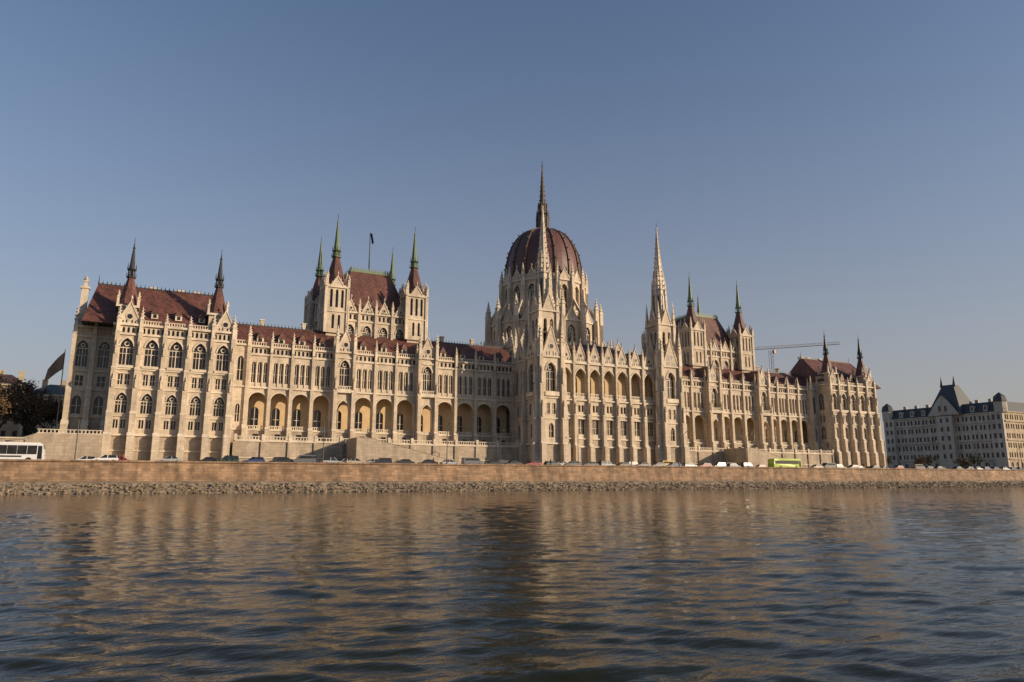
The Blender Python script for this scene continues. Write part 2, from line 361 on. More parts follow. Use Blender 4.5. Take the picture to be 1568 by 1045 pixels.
def wing(side):
    F=front(190.0)
    norm=[(22.2+5.3*i,27.5+5.3*i) for i in range(4)]+[(49+5.867*i,54.867+5.867*i) for i in range(3)]+[(72.4+6.15*i,78.55+6.15*i) for i in range(4)]
    ris=[(43.4,49.0),(66.6,72.4)]
    allu=mr(18.0,97.0,side)
    for (p,q) in norm:
        a,e=mr(p,q,side); c=(a+e)/2; bw=e-a; w=bw-1.0
        panel(B,F,a,e,9,12.3,[(c,1.3,10.0,11.2,'Q')],.4,wall='base',mull=False)
        panel(B,F,a,e,12.3,22.6,[(c,w,12.3,21.6,'R')],.95,back=None); hood(B,F,c,w,21.6-w/2,21.6,'R',.35,.15)
        balus(B,F,a+.5,e-.5,12.3,1.0,-.3,step=.5)
        panel(B,F,a,e,23.0,31.0,[(c+s*bw*.27,bw*.165,24.1,29.4,'P') for s in (-1,0,1)],.5)
        for s in (-.5,.5): box(B['trim'],F,c+s*bw*.27-.13,c+s*bw*.27+.13,23.3,29.5,0,.22)
        panel(B,F,a,e,31.4,33.1,[(a+bw*(j+.5)/5,bw*.11,31.6,32.8,'Q') for j in range(5)],.35,mull=False)
        balus(B,F,a,e,33.5,1.0,.1)
        panel(B,front(194.0),a,e,12.3,22.6,[(c,1.9,12.9,18.2,'R')],.4,wall='ochre')
        dormer(c,192.2,34.6,1.7,2.9)
    for z,h,p in ((22.6,.42,.4),(31.0,.42,.35),(33.1,.42,.5),(12.0,.3,.2)): course(B,F,*allu,z,h,p)
    edges=sorted({round(x,3) for r in norm for x in r})
    for u in edges:
        u=mp_(u,side)
        buttress(B,F,u,[(3,12.3,1.2,1.2),(12.3,22.6,.75,.9),(22.6,31.6,.55,.62)])
        pinn(B,u,189.5,31.8,5.8,.33)
    wbox(B['base'],allu[0],allu[1],190.95,194.2,9,12.28); wbox(B['ochre'],allu[0],allu[1],190.95,194.3,22.62,22.9)
    wbox(B['stone'],allu[0],allu[1],194.7,205.5,3,33.2)
    for (p,q) in ris:
        a,e=mr(p,q,side); c=(a+e)/2; Fr=front(188.6); bw=e-a
        panel(B,Fr,a,e,3,12.3,[],wall='base')
        panel(B,Fr,a,e,12.3,22.6,[(c,3.2,12.9,20.4,'P')],1.3,back=None); hood(B,Fr,c,3.2,20.4-2.4,20.4,'P',.35,.2)
        panel(B,front(194.0),a,e,12.3,22.6,[(c,1.9,12.9,18.2,'R')],.4,wall='ochre')
        panel(B,Fr,a,e,22.6,33.1,[(c,2.6,24.3,31.2,'P')],.7); hood(B,Fr,c,2.6,31.2-1.95,31.2,'P',.35,.2)
        box(B['trim'],Fr,a+.6,e-.6,22.4,23.2,0,1.0); balus(B,Fr,a+.6,e-.6,23.2,1.0,.95)
        panel(B,leftf(a),-190.0,-188.6,3,33.5,[])
        panel(B,rightf(e),188.6,190.0,3,33.5,[])
        for z,h,p in ((12.0,.3,.2),(31.6,.35,.3),(33.1,.42,.5)): course(B,Fr,a,e,z,h,p)
        for u in (a+.4,e-.4):
            buttress(B,Fr,u,[(3,12.3,1.6,1.2),(12.3,22.6,1.1,1.0),(22.6,32.6,.7,.8)])
            pinn(B,u,188.0,32.9,7.6,.42); pinn(B,u,187.4,23.4,3.5,.22)
        gable(B,Fr,c,bw*.86,33.5,5.6,.1,.6)
        R=B['roof']; t=39.0
        R.poly([(a,188.9,33.5),(c,188.9,t),(c,197,t),(a,197,33.5)]); R.poly([(e,188.9,33.5),(c,188.9,t),(c,197,t),(e,197,33.5)])
    a,e=mr(18.0,22.2,side); Fl=front(188.9); c=(a+e)/2
    panel(B,Fl,a,e,3,12.3,[],wall='base'); panel(B,Fl,a,e,12.3,22.6,[(c,1.0,14,18.5,'P')],.5); panel(B,Fl,a,e,22.6,33.4,[(c,1.4,24.3,30.5,'P')],.6)
    panel(B,leftf(a),-190,-188.9,3,33.4,[]); panel(B,rightf(e),188.9,190,3,33.4,[])
    for z,h,p in ((12.0,.3,.2),(22.6,.42,.4),(33.1,.42,.5)): course(B,Fl,a,e,z,h,p)
    balus(B,Fl,a,e,33.5,1,.1)
    for u in (a+.4,e-.4): buttress(B,Fl,u,[(3,12.3,1.5,1.0),(12.3,33,.6,.7)]); pinn(B,u,188.4,33,5.5,.35)
    roof_hip(B,allu[0]-2,allu[1]+2,190.6,205.6,33.6,40.2,hx=.5,mat='roof')
    # small chimneys and ridge turrets behind the ridge
    for t in (26,37,55,62,78,88):
        cx=mp_(t,side); wbox(B['stone'],cx-.5,cx+.5,199.5,200.6,37,42.2); wbox(B['trim'],cx-.65,cx+.65,199.35,200.75,42.2,42.5)

def tower_block(cx,cy,h,z0,z1,win=True):
    for F,c in ((front(cy-h),cx),(leftf(cx-h),-cy),(rightf(cx+h),cy),((0,cy+h,-1,0),-cx)):
        for (a,e,ops) in ((z0,z0+(z1-z0)*.45,[(c-.7*h/2.6,.7,z0+1.2,z0+(z1-z0)*.4,'P'),(c+.7*h/2.6,.7,z0+1.2,z0+(z1-z0)*.4,'P')]),
                          (z0+(z1-z0)*.45,z1,[(c-1.3*h/2.6,.75,z0+(z1-z0)*.55,z1-.7,'P'),(c,.75,z0+(z1-z0)*.55,z1-.7,'P'),(c+1.3*h/2.6,.75,z0+(z1-z0)*.55,z1-.7,'P')])):
            panel(B,F,c-h,c+h,a,e,ops,.5,mull=False)
        course(B,F,c-h-.2,c+h+.2,z0+(z1-z0)*.45,.35,.25); course(B,F,c-h-.3,c+h+.3,z1-.3,.5,.4)
        gable(B,F,c,h*1.1,z1+.2,2.6,.1,.3,win=False)
        for s in (-1,1): box(B['trim'],F,c+s*h-.4,c+s*h+.4,z0,z1,0,.35)
    for sx in (-1,1):
        for sy in (-1,1): pinn(B,cx+sx*(h+.1),cy+sy*(h+.1),z1,3.8,.32)
def chamber(side):
    x0,x1=mr(45.0,68.5,side); y0,y1=199.5,221.5
    Fc=front(y0-1.5); FLc=leftf(x0-1.5)
    def cface(F,u0,u1,nb):
        bw=(u1-u0)/nb
        panel(B,F,u0,u1,33,38,[])
        for i in range(nb):
            a=u0+i*bw; c=a+bw/2
            panel(B,F,a,a+bw,38,44,[(c,bw*.5,38.6,43.2,'P')],.6); hood(B,F,c,bw*.5,43.2-bw*.375,43.2,'P',.3,.2)
            panel(B,F,a,a+bw,44.4,46.4,[(c+s*bw*.25,.6,44.7,46.1,'Q') for s in (-1,0,1)],.35,mull=False)
            gable(B,F,c,bw*.6,46.8,3.4,.2,.4)
            buttress(B,F,a,[(33,46.4,.6,.7)]); x,y,_=P3(F,a,0,.4); pinn(B,x,y,46.4,4.6,.32)
        course(B,F,u0,u1,44,.4,.3); course(B,F,u0,u1,46.4,.45,.5); balus(B,F,u0,u1,46.85,1.0,.1)
    cface(Fc,x0+2,x1-2,4); cface(FLc,-(y1-2),-(y0+2),4)
    wbox(B['stone'],x0-.7,x1+1,y0-.7,y1+1,33,46.5)
    wbox(B['stone'],x0-6,x1+6,y0+6,y1+14,3,38)
    roof_hip(B,x0+.5,x1-.5,y0,y1,46.6,61.0,hx=5.3,mat='roof',crest=False,flat=11)
    zt=61.0; a=(x0+5.8,x1-5.8,(y0+y1)/2-5.5,(y0+y1)/2+5.5)
    wbox(B['copper'],a[0]-.2,a[1]+.2,a[2]-.2,a[3]+.2,zt-.3,zt+.35)
    n=16
    for i in range(n+1):
        x=a[0]+(a[1]-a[0])*i/n
        for yy in (a[2],a[3]): B['copper'].poly([(x-.35,yy,zt+.2),(x+.35,yy,zt+.2),(x,yy,zt+1.6)])
        y=a[2]+(a[3]-a[2])*i/n
        for xx in (a[0],a[1]): B['copper'].poly([(xx,y-.35,zt+.2),(xx,y+.35,zt+.2),(xx,y,zt+1.6)])
    for i in range(3): dormer(x0+6+i*(x1-x0-12)/2,y0+1.6,48.6,1.8,3.0)
    for cx in (x0,x1):
        for cy in (y0,y1):
            hh=3.1
            wbox(B['stone'],cx-hh+.6,cx+hh-.6,cy-hh+.6,cy+hh-.6,33,53)
            tower_block(cx,cy,hh,40,53.2)
            pyr_spire(B,cx,cy,53.8,2.7,62.6,74.6)
    if side==0:
        px,py=57.5,210; fr(B['iron'],px,py,61,75.5,.2,.1,6)
        B['flag'].poly([(px,py,75.2),(px+.5,py-.5,71.6),(px+.9,py-1.2,71.8),(px+.5,py-.6,75.0)])

def front_tower(side):
    cx=mp_(101.0,side); cy=178.0; h=4.0
    if side==1: cx+=.7
    def f(F,c):
        panel(B,F,c-h,c+h,3,10,[],wall='base')
        panel(B,F,c-h,c+h,10,16.8,[(c,1.6,11.5,15.5,'P')],.6)
        panel(B,F,c-h,c+h,16.8,22.6,[(c-.9,1.0,18,21,'Q'),(c+.9,1.0,18,21,'Q')],.5)
        panel(B,F,c-h,c+h,22.6,34,[(c,3.2,24.4,32.6,'P')],.9); hood(B,F,c,3.2,32.6-2.4,32.6,'P',.4,.25)
        box(B['trim'],F,c-2.2,c+2.2,23,24.2,0,.8)
        gable(B,F,c,5.4,34.4,8.4,.3,.6)
        for z,hh,p in ((9.6,.45,.5),(16.6,.35,.3),(22.4,.4,.35),(34,.45,.5)): course(B,F,c-h,c+h,z,hh,p)
        for s in (-1,1):
            buttress(B,F,c+s*(h-.55),[(3,9.6,2.0,1.5),(9.6,16.6,1.5,1.3),(16.6,26,1.1,1.15),(26,34.5,.7,1.0)])
            x,y,_=P3(F,c+s*(h-.55),0,.35); pinn(B,x,y,34.5,8.5,.5)
            x,y,_=P3(F,c+s*(h-.55),0,1.3); pinn(B,x,y,17,5,.28)
            x,y,_=P3(F,c+s*(h-.55),0,1.0); pinn(B,x,y,26.5,5,.28)
        k=2.9; F2=(F[0]-F[3]*(h-k),F[1]+F[2]*(h-k),F[2],F[3])
        panel(B,F2,c-k,c+k,34,48,[(c-1.05,1.1,37,45.6,'P'),(c+1.05,1.1,37,45.6,'P')],.8,mull=False)
        course(B,F2,c-k,c+k,47.6,.5,.4); gable(B,F2,c,3.6,48.0,5.0,.2,.4,win=False)
        course(B,F2,c-k,c+k,41.3,.3,.2)
    f(front(cy-h),cx); f(leftf(cx-h),-cy); f(rightf(cx+h),cy); f((0,cy+h,-1,0),-cx)
    wbox(B['stone'],cx-3.0,cx+3.0,cy-3.0,cy+3.0,3,34.2); wbox(B['stone'],cx-1.9,cx+1.9,cy-1.9,cy+1.9,34,48)
    for sx in (-1,1):
        for sy in (-1,1):
            pinn(B,cx+sx*2.9,cy+sy*2.9,40,15.5,.55); pinn(B,cx+sx*3.9,cy+sy*3.9,34,11.5,.5)
    fr(B['trim'],cx,cy,48,59.5,2.15,2.0,8,pi/8)
    for i in range(8):
        a=2*pi*i/8; r=2.02; x,y=cx+r*cos(a),cy+r*sin(a)
        fr(B['glass'],x,y,49.5,57.6,.34,.26,4,a+pi/4)
        a+=pi/8; pinn(B,cx+2.25*cos(a),cy+2.25*sin(a),49,14.0,.3)
    fr(B['trim'],cx,cy,59.5,60.0,2.3,2.3,8,pi/8)
    crocket_spire(B,cx,cy,60.0,81.0,1.8,8)
    for i in range(4):
        a=pi/4+i*pi/2; pinn(B,cx+1.5*cos(a),cy+1.5*sin(a),60,6.5,.28)
    fr(B['iron'],cx,cy,80.8,82.6,.1,.06,4)

def centre():
    F=front(176.5); x0,x1=105.0,139.7; nb=7; bw=(x1-x0)/nb
    for i in range(nb):
        a=x0+i*bw; c=a+bw/2; e=a+bw
        panel(B,F,a,e,3,9.2,[],wall='base')
        panel(B,F,a,e,9.2,11.5,[],wall='base')
        panel(B,F,a,e,11.5,18.2,[(c,2.35,12.8,17.0,'Q')],.6)
        box(B['trim'],F,c-1.5,c+1.5,17.1,17.5,0,.3)
        panel(B,F,a,e,18.2,22.4,[(c-.55,.75,19.2,21.2,'Q'),(c+.55,.75,19.2,21.2,'Q')],.5,mull=False)
        panel(B,F,a,e,22.8,33.2,[(c,bw-1.0,23.6,32.0,'P')],.9,back=None); hood(B,F,c,bw-1.0,32-(bw-1)*.75,32.0,'P',.35,.2)
        balus(B,F,a+.5,e-.5,23.6,1.1,-.2,.5)
        panel(B,front(180.2),a,e,22.8,33.2,[(c,2.2,24.0,30.5,'P')],.4,wall='ochre')
        gable(B,F,c,bw*.8,34.0,5.2,.15,.5)
        R=B['roof']
        R.poly([(a,177,34.2),(c,177,38.6),(c,186,38.6),(a,186,34.2)]); R.poly([(e,177,34.2),(c,177,38.6),(c,186,38.6),(e,186,34.2)])
    for z,h,p in ((9.0,.4,.5),(11.3,.35,.35),(18.1,.35,.3),(22.4,.42,.5),(33.2,.8,.55)): course(B,F,x0,x1,z,h,p)
    balus(B,F,x0,x1,34,1,.1)
    for i in range(nb+1):
        u=x0+i*bw
        buttress(B,F,u,[(3,9.2,1.9,1.3),(9.2,18.2,1.2,1.0),(18.2,23.4,.9,.8),(23.4,33.4,.6,.6)])
        pinn(B,u,176.0,33.6,6.0,.36); pinn(B,u,175.3,18.6,3.4,.2)
    wbox(B['base'],x0,x1,177.4,180.1,18,23.58); wbox(B['stone'],x0,x1,180.7,196,3,34.2); wbox(B['ochre'],x0,x1,177.4,180.8,33.2,33.9)
    for Fs,(u0,u1) in ((leftf(97.4),(-190.5,-182)),(rightf(146.6),(182,190.5))):
        c=(u0+u1)/2
        panel(B,Fs,u0,u1,3,10,[],wall='base'); panel(B,Fs,u0,u1,10,16.8,[(c,1.6,11.5,15.5,'P')],.6)
        panel(B,Fs,u0,u1,16.8,22.6,[(c-.9,1.0,18,21,'Q'),(c+.9,1.0,18,21,'Q')],.5)
        panel(B,Fs,u0,u1,22.6,34,[(c-1.8,1.7,24.4,31.6,'P'),(c+1.8,1.7,24.4,31.6,'P')],.8)
        for z,hh,p in ((9.6,.45,.5),(16.6,.35,.3),(22.4,.4,.35),(34,.45,.5)): course(B,Fs,u0,u1,z,hh,p)
        balus(B,Fs,u0,u1,34.4,1,.1); gable(B,Fs,c,5,34.4,6,.2,.5)
        for u in (u0+.6,c,u1-.6): x,y,_=P3(Fs,u,0,.1); pinn(B,x,y,34,6.5,.4)
    wbox(B['stone'],98.5,145.5,182,200,3,34.2)
    roof_hip(B,99,145,181.5,205,34.4,42.5,hx=9,mat='roofdark')

def domepart():
    cx,cy=122.0,215.0
    wbox(B['stone'],102,143,197,236,3,41)
    for F,c,h in ((front(196),122,21),(leftf(101),-216,20)):
        n=7
        for i in range(n):
            a=c-h+2*h*i/n; e=a+2*h/n; m=(a+e)/2
            panel(B,F,a,e,34,41.2,[(m,2.2,35.5,40,'P')],.5)
            gable(B,F,m,3.6,41.4,3.6,.1,.4,win=False); x,y,_=P3(F,a,0,.2); pinn(B,x,y,40,6.5,.42)
        course(B,F,c-h,c+h,41,.4,.4)
    def ring(r,z0,z1,n,ww,zb,zt,rot=0,mat='stone',dep=.6):
        for i in range(n):
            a0=rot+2*pi*i/n; a1=rot+2*pi*(i+1)/n
            p=(cx+r*cos(a0),cy+r*sin(a0)); q=(cx+r*cos(a1),cy+r*sin(a1))
            L=sqrt((q[0]-p[0])**2+(q[1]-p[1])**2); dx,dy=(q[0]-p[0])/L,(q[1]-p[1])/L
            F=(p[0],p[1],dx,dy)
            panel(B,F,0,L,z0,z1,[(L/2,L*ww,zb,zt,'P')],dep,wall=mat)
            yield F,L
    for F,L in ring(19.0,40,51.5,16,.42,43,50,pi/16):
        course(B,F,0,L,51.2,.5,.4); gable(B,F,L/2,L*.6,51.6,4.2,.2,.4,win=False)
    fr(B['roofdark'],cx,cy,51.5,54.5,18.8,14.9,16,pi/16)
    for i in range(16):
        a=pi/16+2*pi*i/16
        x,y=cx+20*cos(a),cy+20*sin(a)
        fr(B['stone'],x,y,38,52.5,1.15,.95,4,a+pi/4); pinn(B,x,y,52.5,8.0,.62)
        n=5
        for k in range(n):
            t0,t1=k/n,(k+1)/n
            def pt(t): return 19.6-4.6*t, 53.6+7.6*t
            for s in (-.3,.3):
                dxx,dyy=-sin(a)*s,cos(a)*s
                r0,za=pt(t0);r1,zb=pt(t1)
                B['stone'].poly([(cx+r0*cos(a)+dxx,cy+r0*sin(a)+dyy,za),(cx+r1*cos(a)+dxx,cy+r1*sin(a)+dyy,zb),(cx+r1*cos(a)+dxx,cy+r1*sin(a)+dyy,zb-1.6),(cx+r0*cos(a)+dxx,cy+r0*sin(a)+dyy,za-1.6)])
            q=[]
            for (t,s) in ((t0,-.3),(t0,.3),(t1,.3),(t1,-.3)):
                r,z=pt(t); q.append((cx+r*cos(a)-sin(a)*s,cy+r*sin(a)+cos(a)*s,z))
            B['trim'].poly(q)
    for F,L in ring(14.6,52,66.5,16,.46,56.5,64.8,pi/16,dep=.9):
        course(B,F,0,L,66,.6,.5); course(B,F,0,L,55.6,.4,.3); hood(B,F,L/2,L*.46,64.8-L*.46*.75,64.8,'P',.35,.25)
        gable(B,F,L/2,L*.62,66.6,3.4,.35,.4,win=False); balus(B,F,0,L,66.6,1.3,.3,.8)
    fr(B['stone'],cx,cy,66.5,68.8,13.7,13.5,32)
    for i in range(16):
        a=pi/16+2*pi*i/16
        x,y=cx+15.2*cos(a),cy+15.2*sin(a)
        fr(B['stone'],x,y,50,64,1.0,.85,4,a+pi/4); pinn(B,x,y,64,8.2,.52)
    D=B['dome']; n=48; m=18; prof=[]
    z0,z1,R=68.6,88.0,13.5
    for j in range(m+1):
        t=j/m; ang=t*pi/2
        r=R*(cos(ang)**.88)+1.7*t; z=z0+(z1-z0)*(sin(ang)*.93+.07*t)
        prof.append((r,z))
    for j in range(m):
        (r0,za),(r1,zb)=prof[j],prof[j+1]
        for i in range(n):
            a0=2*pi*i/n;a1=2*pi*(i+1)/n
            D.poly([(cx+r0*cos(a0),cy+r0*sin(a0),za),(cx+r0*cos(a1),cy+r0*sin(a1),za),(cx+r1*cos(a1),cy+r1*sin(a1),zb),(cx+r1*cos(a0),cy+r1*sin(a0),zb)])
    for i in range(16):
        a=pi/16+2*pi*i/16; w=.32
        for j in range(m):
            (r0,za),(r1,zb)=prof[j],prof[j+1]
            def c(r,z,s,o): return (cx+(r+o)*cos(a)-sin(a)*s,cy+(r+o)*sin(a)+cos(a)*s,z+o*.3)
            wa=w*(.45+.55*r0/R); wb=w*(.45+.55*r1/R)
            B['ribs'].poly([c(r0,za,-wa,.4),c(r0,za,wa,.4),c(r1,zb,wb,.4),c(r1,zb,-wb,.4)])
            B['ribs'].poly([c(r0,za,-wa,.4),c(r1,zb,-wb,.4),c(r1,zb,-wb,-.1),c(r0,za,-wa,-.1)])
            B['ribs'].poly([c(r0,za,wa,.4),c(r1,zb,wb,.4),c(r1,zb,wb,-.1),c(r0,za,wa,-.1)])
            if j in (3,6,9,12):
                x,y,z=c(r0,za,0,.6); fr(B['ribs'],x,y,z,z+.5,.3,.15,4,a)
    o=1.4
    fr(B['trim'],cx,cy,86.3+o,87.2+o,2.7,2.7,8,pi/8); fr(B['iron'],cx,cy,87.2+o,93+o,1.3,1.2,8,pi/8)
    for i in range(8):
        a=pi/8+2*pi*i/8; pinn(B,cx+2.1*cos(a),cy+2.1*sin(a),87.2+o,7.2,.28,'ribs')
    fr(B['ribs'],cx,cy,93+o,93.6+o,2.1,1.9,8,pi/8)
    for i in range(8):
        a=2*pi*i/8; pinn(B,cx+1.6*cos(a),cy+1.6*sin(a),93.4+o,4.0,.2,'ribs')
    crocket_spire(B,cx,cy,93.6+o,113.4,1.35,8,mat='ribs',step=1.8)
    fr(B['iron'],cx,cy,113.0,115.2,.14,.07,4)
for s in (0,1): pavilion(s); wing(s); chamber(s); front_tower(s)
centre(); domepart()
B.build()

# ------------------------------------------------------------------ terrace
T=Building('terrace_retaining_wall')
for side in (0,1):
    a,e=mr(19.5,95.0,side); Ft=front(183.0)
    wbox(T['base'],a,e,183.0,189.9,2.6,9.0)
    course(T,Ft,a,e,8.9,.35,.25); balus(T,Ft,a,e,9.25,1.0,.0,.7)
    course(T,Ft,a,e,5.0,.25,.2)
    n=int((e-a)/6.2)
    for i in range(n+1):
        u=a+(e-a)*i/n; box(T['trim'],Ft,u-.35,u+.35,9.1,10.7,-.4,.3); box(T['base'],Ft,u-.5,u+.5,3,8.9,0,.35)
wbox(T['base'],-20,-8,180.5,191,2.6,9.6); balus(T,front(180.5),-20,-8,9.6,.9,0,.7)
T['base'].poly([(-20,180.5,9.6),(-20,180.5,2.6),(-32,180.5,2.6),(-32,180.5,4.8)]); T['base'].poly([(-20,180.5,9.6),(-32,180.5,4.8),(-32,184,4.8),(-20,184,9.6)])
wbox(T['base'],-140,-20.01,186,187,2.6,8.6); wbox(T['trim'],-140,-20.01,185.8,187.2,8.6,8.9)
T.build()
def stair(x,side):
    S=Building('quay_staircase'); L=24; n=26; w=(172.5,182.6)
    for i in range(n):
        xa=x+L*i/n; xb=x+L*(i+1)/n; zt=8.9-(8.9-3.4)*(i+1)/n
        wbox(S['base'],xa,xb,w[0]+.45,w[1],2.8,zt)
    pts=[(x-.6,10.0),(x+2.5,10.0),(x+L+2,4.3),(x+L+2,2.8),(x-.6,2.8)]
    for yy in (w[0],w[0]+.44): S['base'].poly([(u,yy,z) for u,z in pts])
    S['trim'].poly([(x-.7,w[0]-.1,10.02),(x-.7,w[0]+.55,10.02),(x+2.5,w[0]+.55,10.02),(x+2.5,w[0]-.1,10.02)])
    S['trim'].poly([(x+2.5,w[0]-.1,10.02),(x+2.5,w[0]+.55,10.02),(x+L+2,w[0]+.55,4.32),(x+L+2,w[0]-.1,4.32)])
    S['base'].poly([(x-.6,w[0],2.8),(x-.6,w[1]+.3,2.8),(x-.6,w[1]+.3,10.0),(x-.6,w[0],10.0)])
    wbox(S['base'],x-.55,x+1,w[0]+.5,w[1],8.8,9.0)
    S.build()
stair(46.5,0); stair(172.5,1)

# ------------------------------------------------------------------ ground, quay, bank
WX0,WX1=-900,2500
g=MB(); S=6000
g.poly([(-S,150.6,3.0),(S,150.6,3.0),(S,S,3.0),(-S,S,3.0)]); finish('ground',g,M['ground'])
r=MB(); r.poly([(WX0,153.5,3.004),(WX1,153.5,3.004),(WX1,170.5,3.004),(WX0,170.5,3.004)]); finish('road',r,M['asphalt'])
mk=MB(); x=-60
while x<420: mk.poly([(x,161.9,3.008),(x+3,161.9,3.008),(x+3,162.05,3.008),(x,162.05,3.008)]); x+=7
finish('road_markings',mk,M['white'])
pv=MB(); wbox(pv,WX0,WX1,170.5,172.4,2.9,3.13); wbox(pv,WX0,WX1,150.76,153.5,2.9,3.13); finish('pavement',pv,M['earth'])
q=MB()
segs=[(150.7,3.1),(150.1,3.1),(149.3,-.35)]
for a,c in zip(segs[:-1],segs[1:]): q.poly([(WX0,a[0],a[1]),(WX1,a[0],a[1]),(WX1,c[0],c[1]),(WX0,c[0],c[1])])
wbox(q,WX0,WX1,149.85,150.75,3.11,3.42)
finish('quay_wall',q,M['quay'])
def bankmesh():
    nx,ny=900,14; X=np.linspace(-120,620,nx); v=[];f=[]
    for i,xx in enumerate(X):
        for j in range(ny):
            t=j/(ny-1); y=149.6-9.0*t
            z=-.3-.25*min(1,t/.3)-max(0,t-.3)/.7*2.6
            z+=(rng.random()-.5)*(.12 if t<.28 else .4)
            v.append((xx,y+(rng.random()-.5)*.3,z))
    for i in range(nx-1):
        for j in range(ny-1): a=i*ny+j; f.append((a,a+ny,a+ny+1,a+1))
    for a,c in ((WX0,-119),(619,WX1)):
        n=len(v); v.extend([(a,149.6,-.3),(c,149.6,-.3),(c,140.6,-3),(a,140.6,-3)]); f.append((n,n+1,n+2,n+3))
    mb=MB(); mb.v=v; mb.f=f; mb.m=[0]*len(f)
    finish('river_bank',mb,M['earth'])
bankmesh()
t_=(1+5**.5)/2
ico=np.array([(-1,t_,0),(1,t_,0),(-1,-t_,0),(1,-t_,0),(0,-1,t_),(0,1,t_),(0,-1,-t_),(0,1,-t_),(t_,0,-1),(t_,0,1),(-t_,0,-1),(-t_,0,1)])/1.9
icf=[(0,11,5),(0,5,1),(0,1,7),(0,7,10),(0,10,11),(1,5,9),(5,11,4),(11,10,2),(10,7,6),(7,1,8),(3,9,4),(3,4,2),(3,2,6),(3,6,8),(3,8,9),(4,9,5),(2,4,11),(6,2,10),(8,6,7),(9,8,1)]
rb=MB()
for i in range(11000):
    xx=-70+600*rng.random()**1.15; t=rng.random()**.8; y=146.3-5.3*t; z=-.75-2.05*t
    s=.10+.26*rng.random()**2
    P=ico*(s*(.7+.6*rng.random(3)))+rng.normal(0,s*.14,(12,3))
    a=rng.random()*6.28; ca,sa=cos(a),sin(a)
    P=np.c_[P[:,0]*ca-P[:,1]*sa+xx,P[:,0]*sa+P[:,1]*ca+y,P[:,2]*.75+z+.08]
    n=len(rb.v); rb.v.extend(map(tuple,P)); rb.f.extend([(a_+n,b_+n,c_+n) for a_,b_,c_ in icf])
rb.m=[0]*len(rb.f); finish('riprap_rocks',rb,M['rock'])

# ------------------------------------------------------------------ water
def water():
    z0=-2.4
    rings=np.concatenate([[0.0],0.9*np.exp(.0080*np.arange(0,1050))])
    yaw=27.0
    fine=np.arange(yaw-46,yaw+46,.16); coarse=np.arange(yaw+46,yaw+314,4.0)
    ang=np.radians(np.concatenate([fine,coarse]))
    RR,AA=np.meshgrid(rings,ang,indexing='ij')
    X=RR*np.sin(AA); Y=RR*np.cos(AA); Z=np.zeros_like(X)
    dR=np.maximum(RR*.008,.008)
    w=np.random.default_rng(3)
    for i in range(120):
        lam=.09*(25**(w.random())); th=radians(25+w.normal(0,18)); k=2*pi/lam
        slope=.0255*(.55+.9*w.random())*(1.0 if lam<1.0 else .8); amp=slope/k
        ph=w.random()*6.28
        att=np.exp(-(dR*2.0/lam)**2)
        Z+=amp*att*np.sin(k*(X*sin(th)+Y*cos(th))+ph+.8*np.sin((1.3*X*cos(th)-1.1*Y*sin(th))/lam**.5*.5+ph*3))
    nr,na=RR.shape
    V=np.stack([X,Y,Z+z0],-1).reshape(-1,3)
    idx=np.arange(nr*na).reshape(nr,na)
    nxt=np.roll(idx,-1,axis=1)
    f=np.stack([idx[:-1],idx[1:],nxt[1:],nxt[:-1]],-1).reshape(-1,4)
    me=bpy.data.meshes.new('river_water'); me.vertices.add(len(V)); me.vertices.foreach_set('co',V.ravel().astype(np.float32))
    me.loops.add(f.size); me.loops.foreach_set('vertex_index',f.ravel().astype(np.int32))
    me.polygons.add(len(f)); me.polygons.foreach_set('loop_start',(np.arange(len(f))*4).astype(np.int32))
    me.update(calc_edges=True); me.validate()
    me.polygons.foreach_set('use_smooth',[True]*len(me.polygons))
    m,nt,b=newmat('river_water'); b.inputs['Base Color'].default_value=(.017,.018,.007,1); b.inputs['Roughness'].default_value=.04; b.inputs['IOR'].default_value=1.32
    g=N(nt,'ShaderNodeNewGeometry'); mpn=N(nt,'ShaderNodeMapping'); mpn.inputs['Rotation'].default_value=(0,0,radians(25)); mpn.inputs['Scale'].default_value=(.3,1,1)
    nt.links.new(g.outputs['Position'],mpn.inputs['Vector'])
    n1=N(nt,'ShaderNodeTexNoise'); n1.inputs['Scale'].default_value=2.6; n1.inputs['Detail'].default_value=5; n1.inputs['Roughness'].default_value=.55
    nt.links.new(mpn.outputs[0],n1.inputs['Vector'])
    bp=N(nt,'ShaderNodeBump'); bp.inputs['Strength'].default_value=1.0; bp.inputs['Distance'].default_value=.055
    nt.links.new(n1.outputs['Fac'],bp.inputs['Height']); nt.links.new(bp.outputs[0],b.inputs['Normal'])
    me.materials.append(m)
    o=bpy.data.objects.new('river_water',me); scene.collection.objects.link(o)
water()

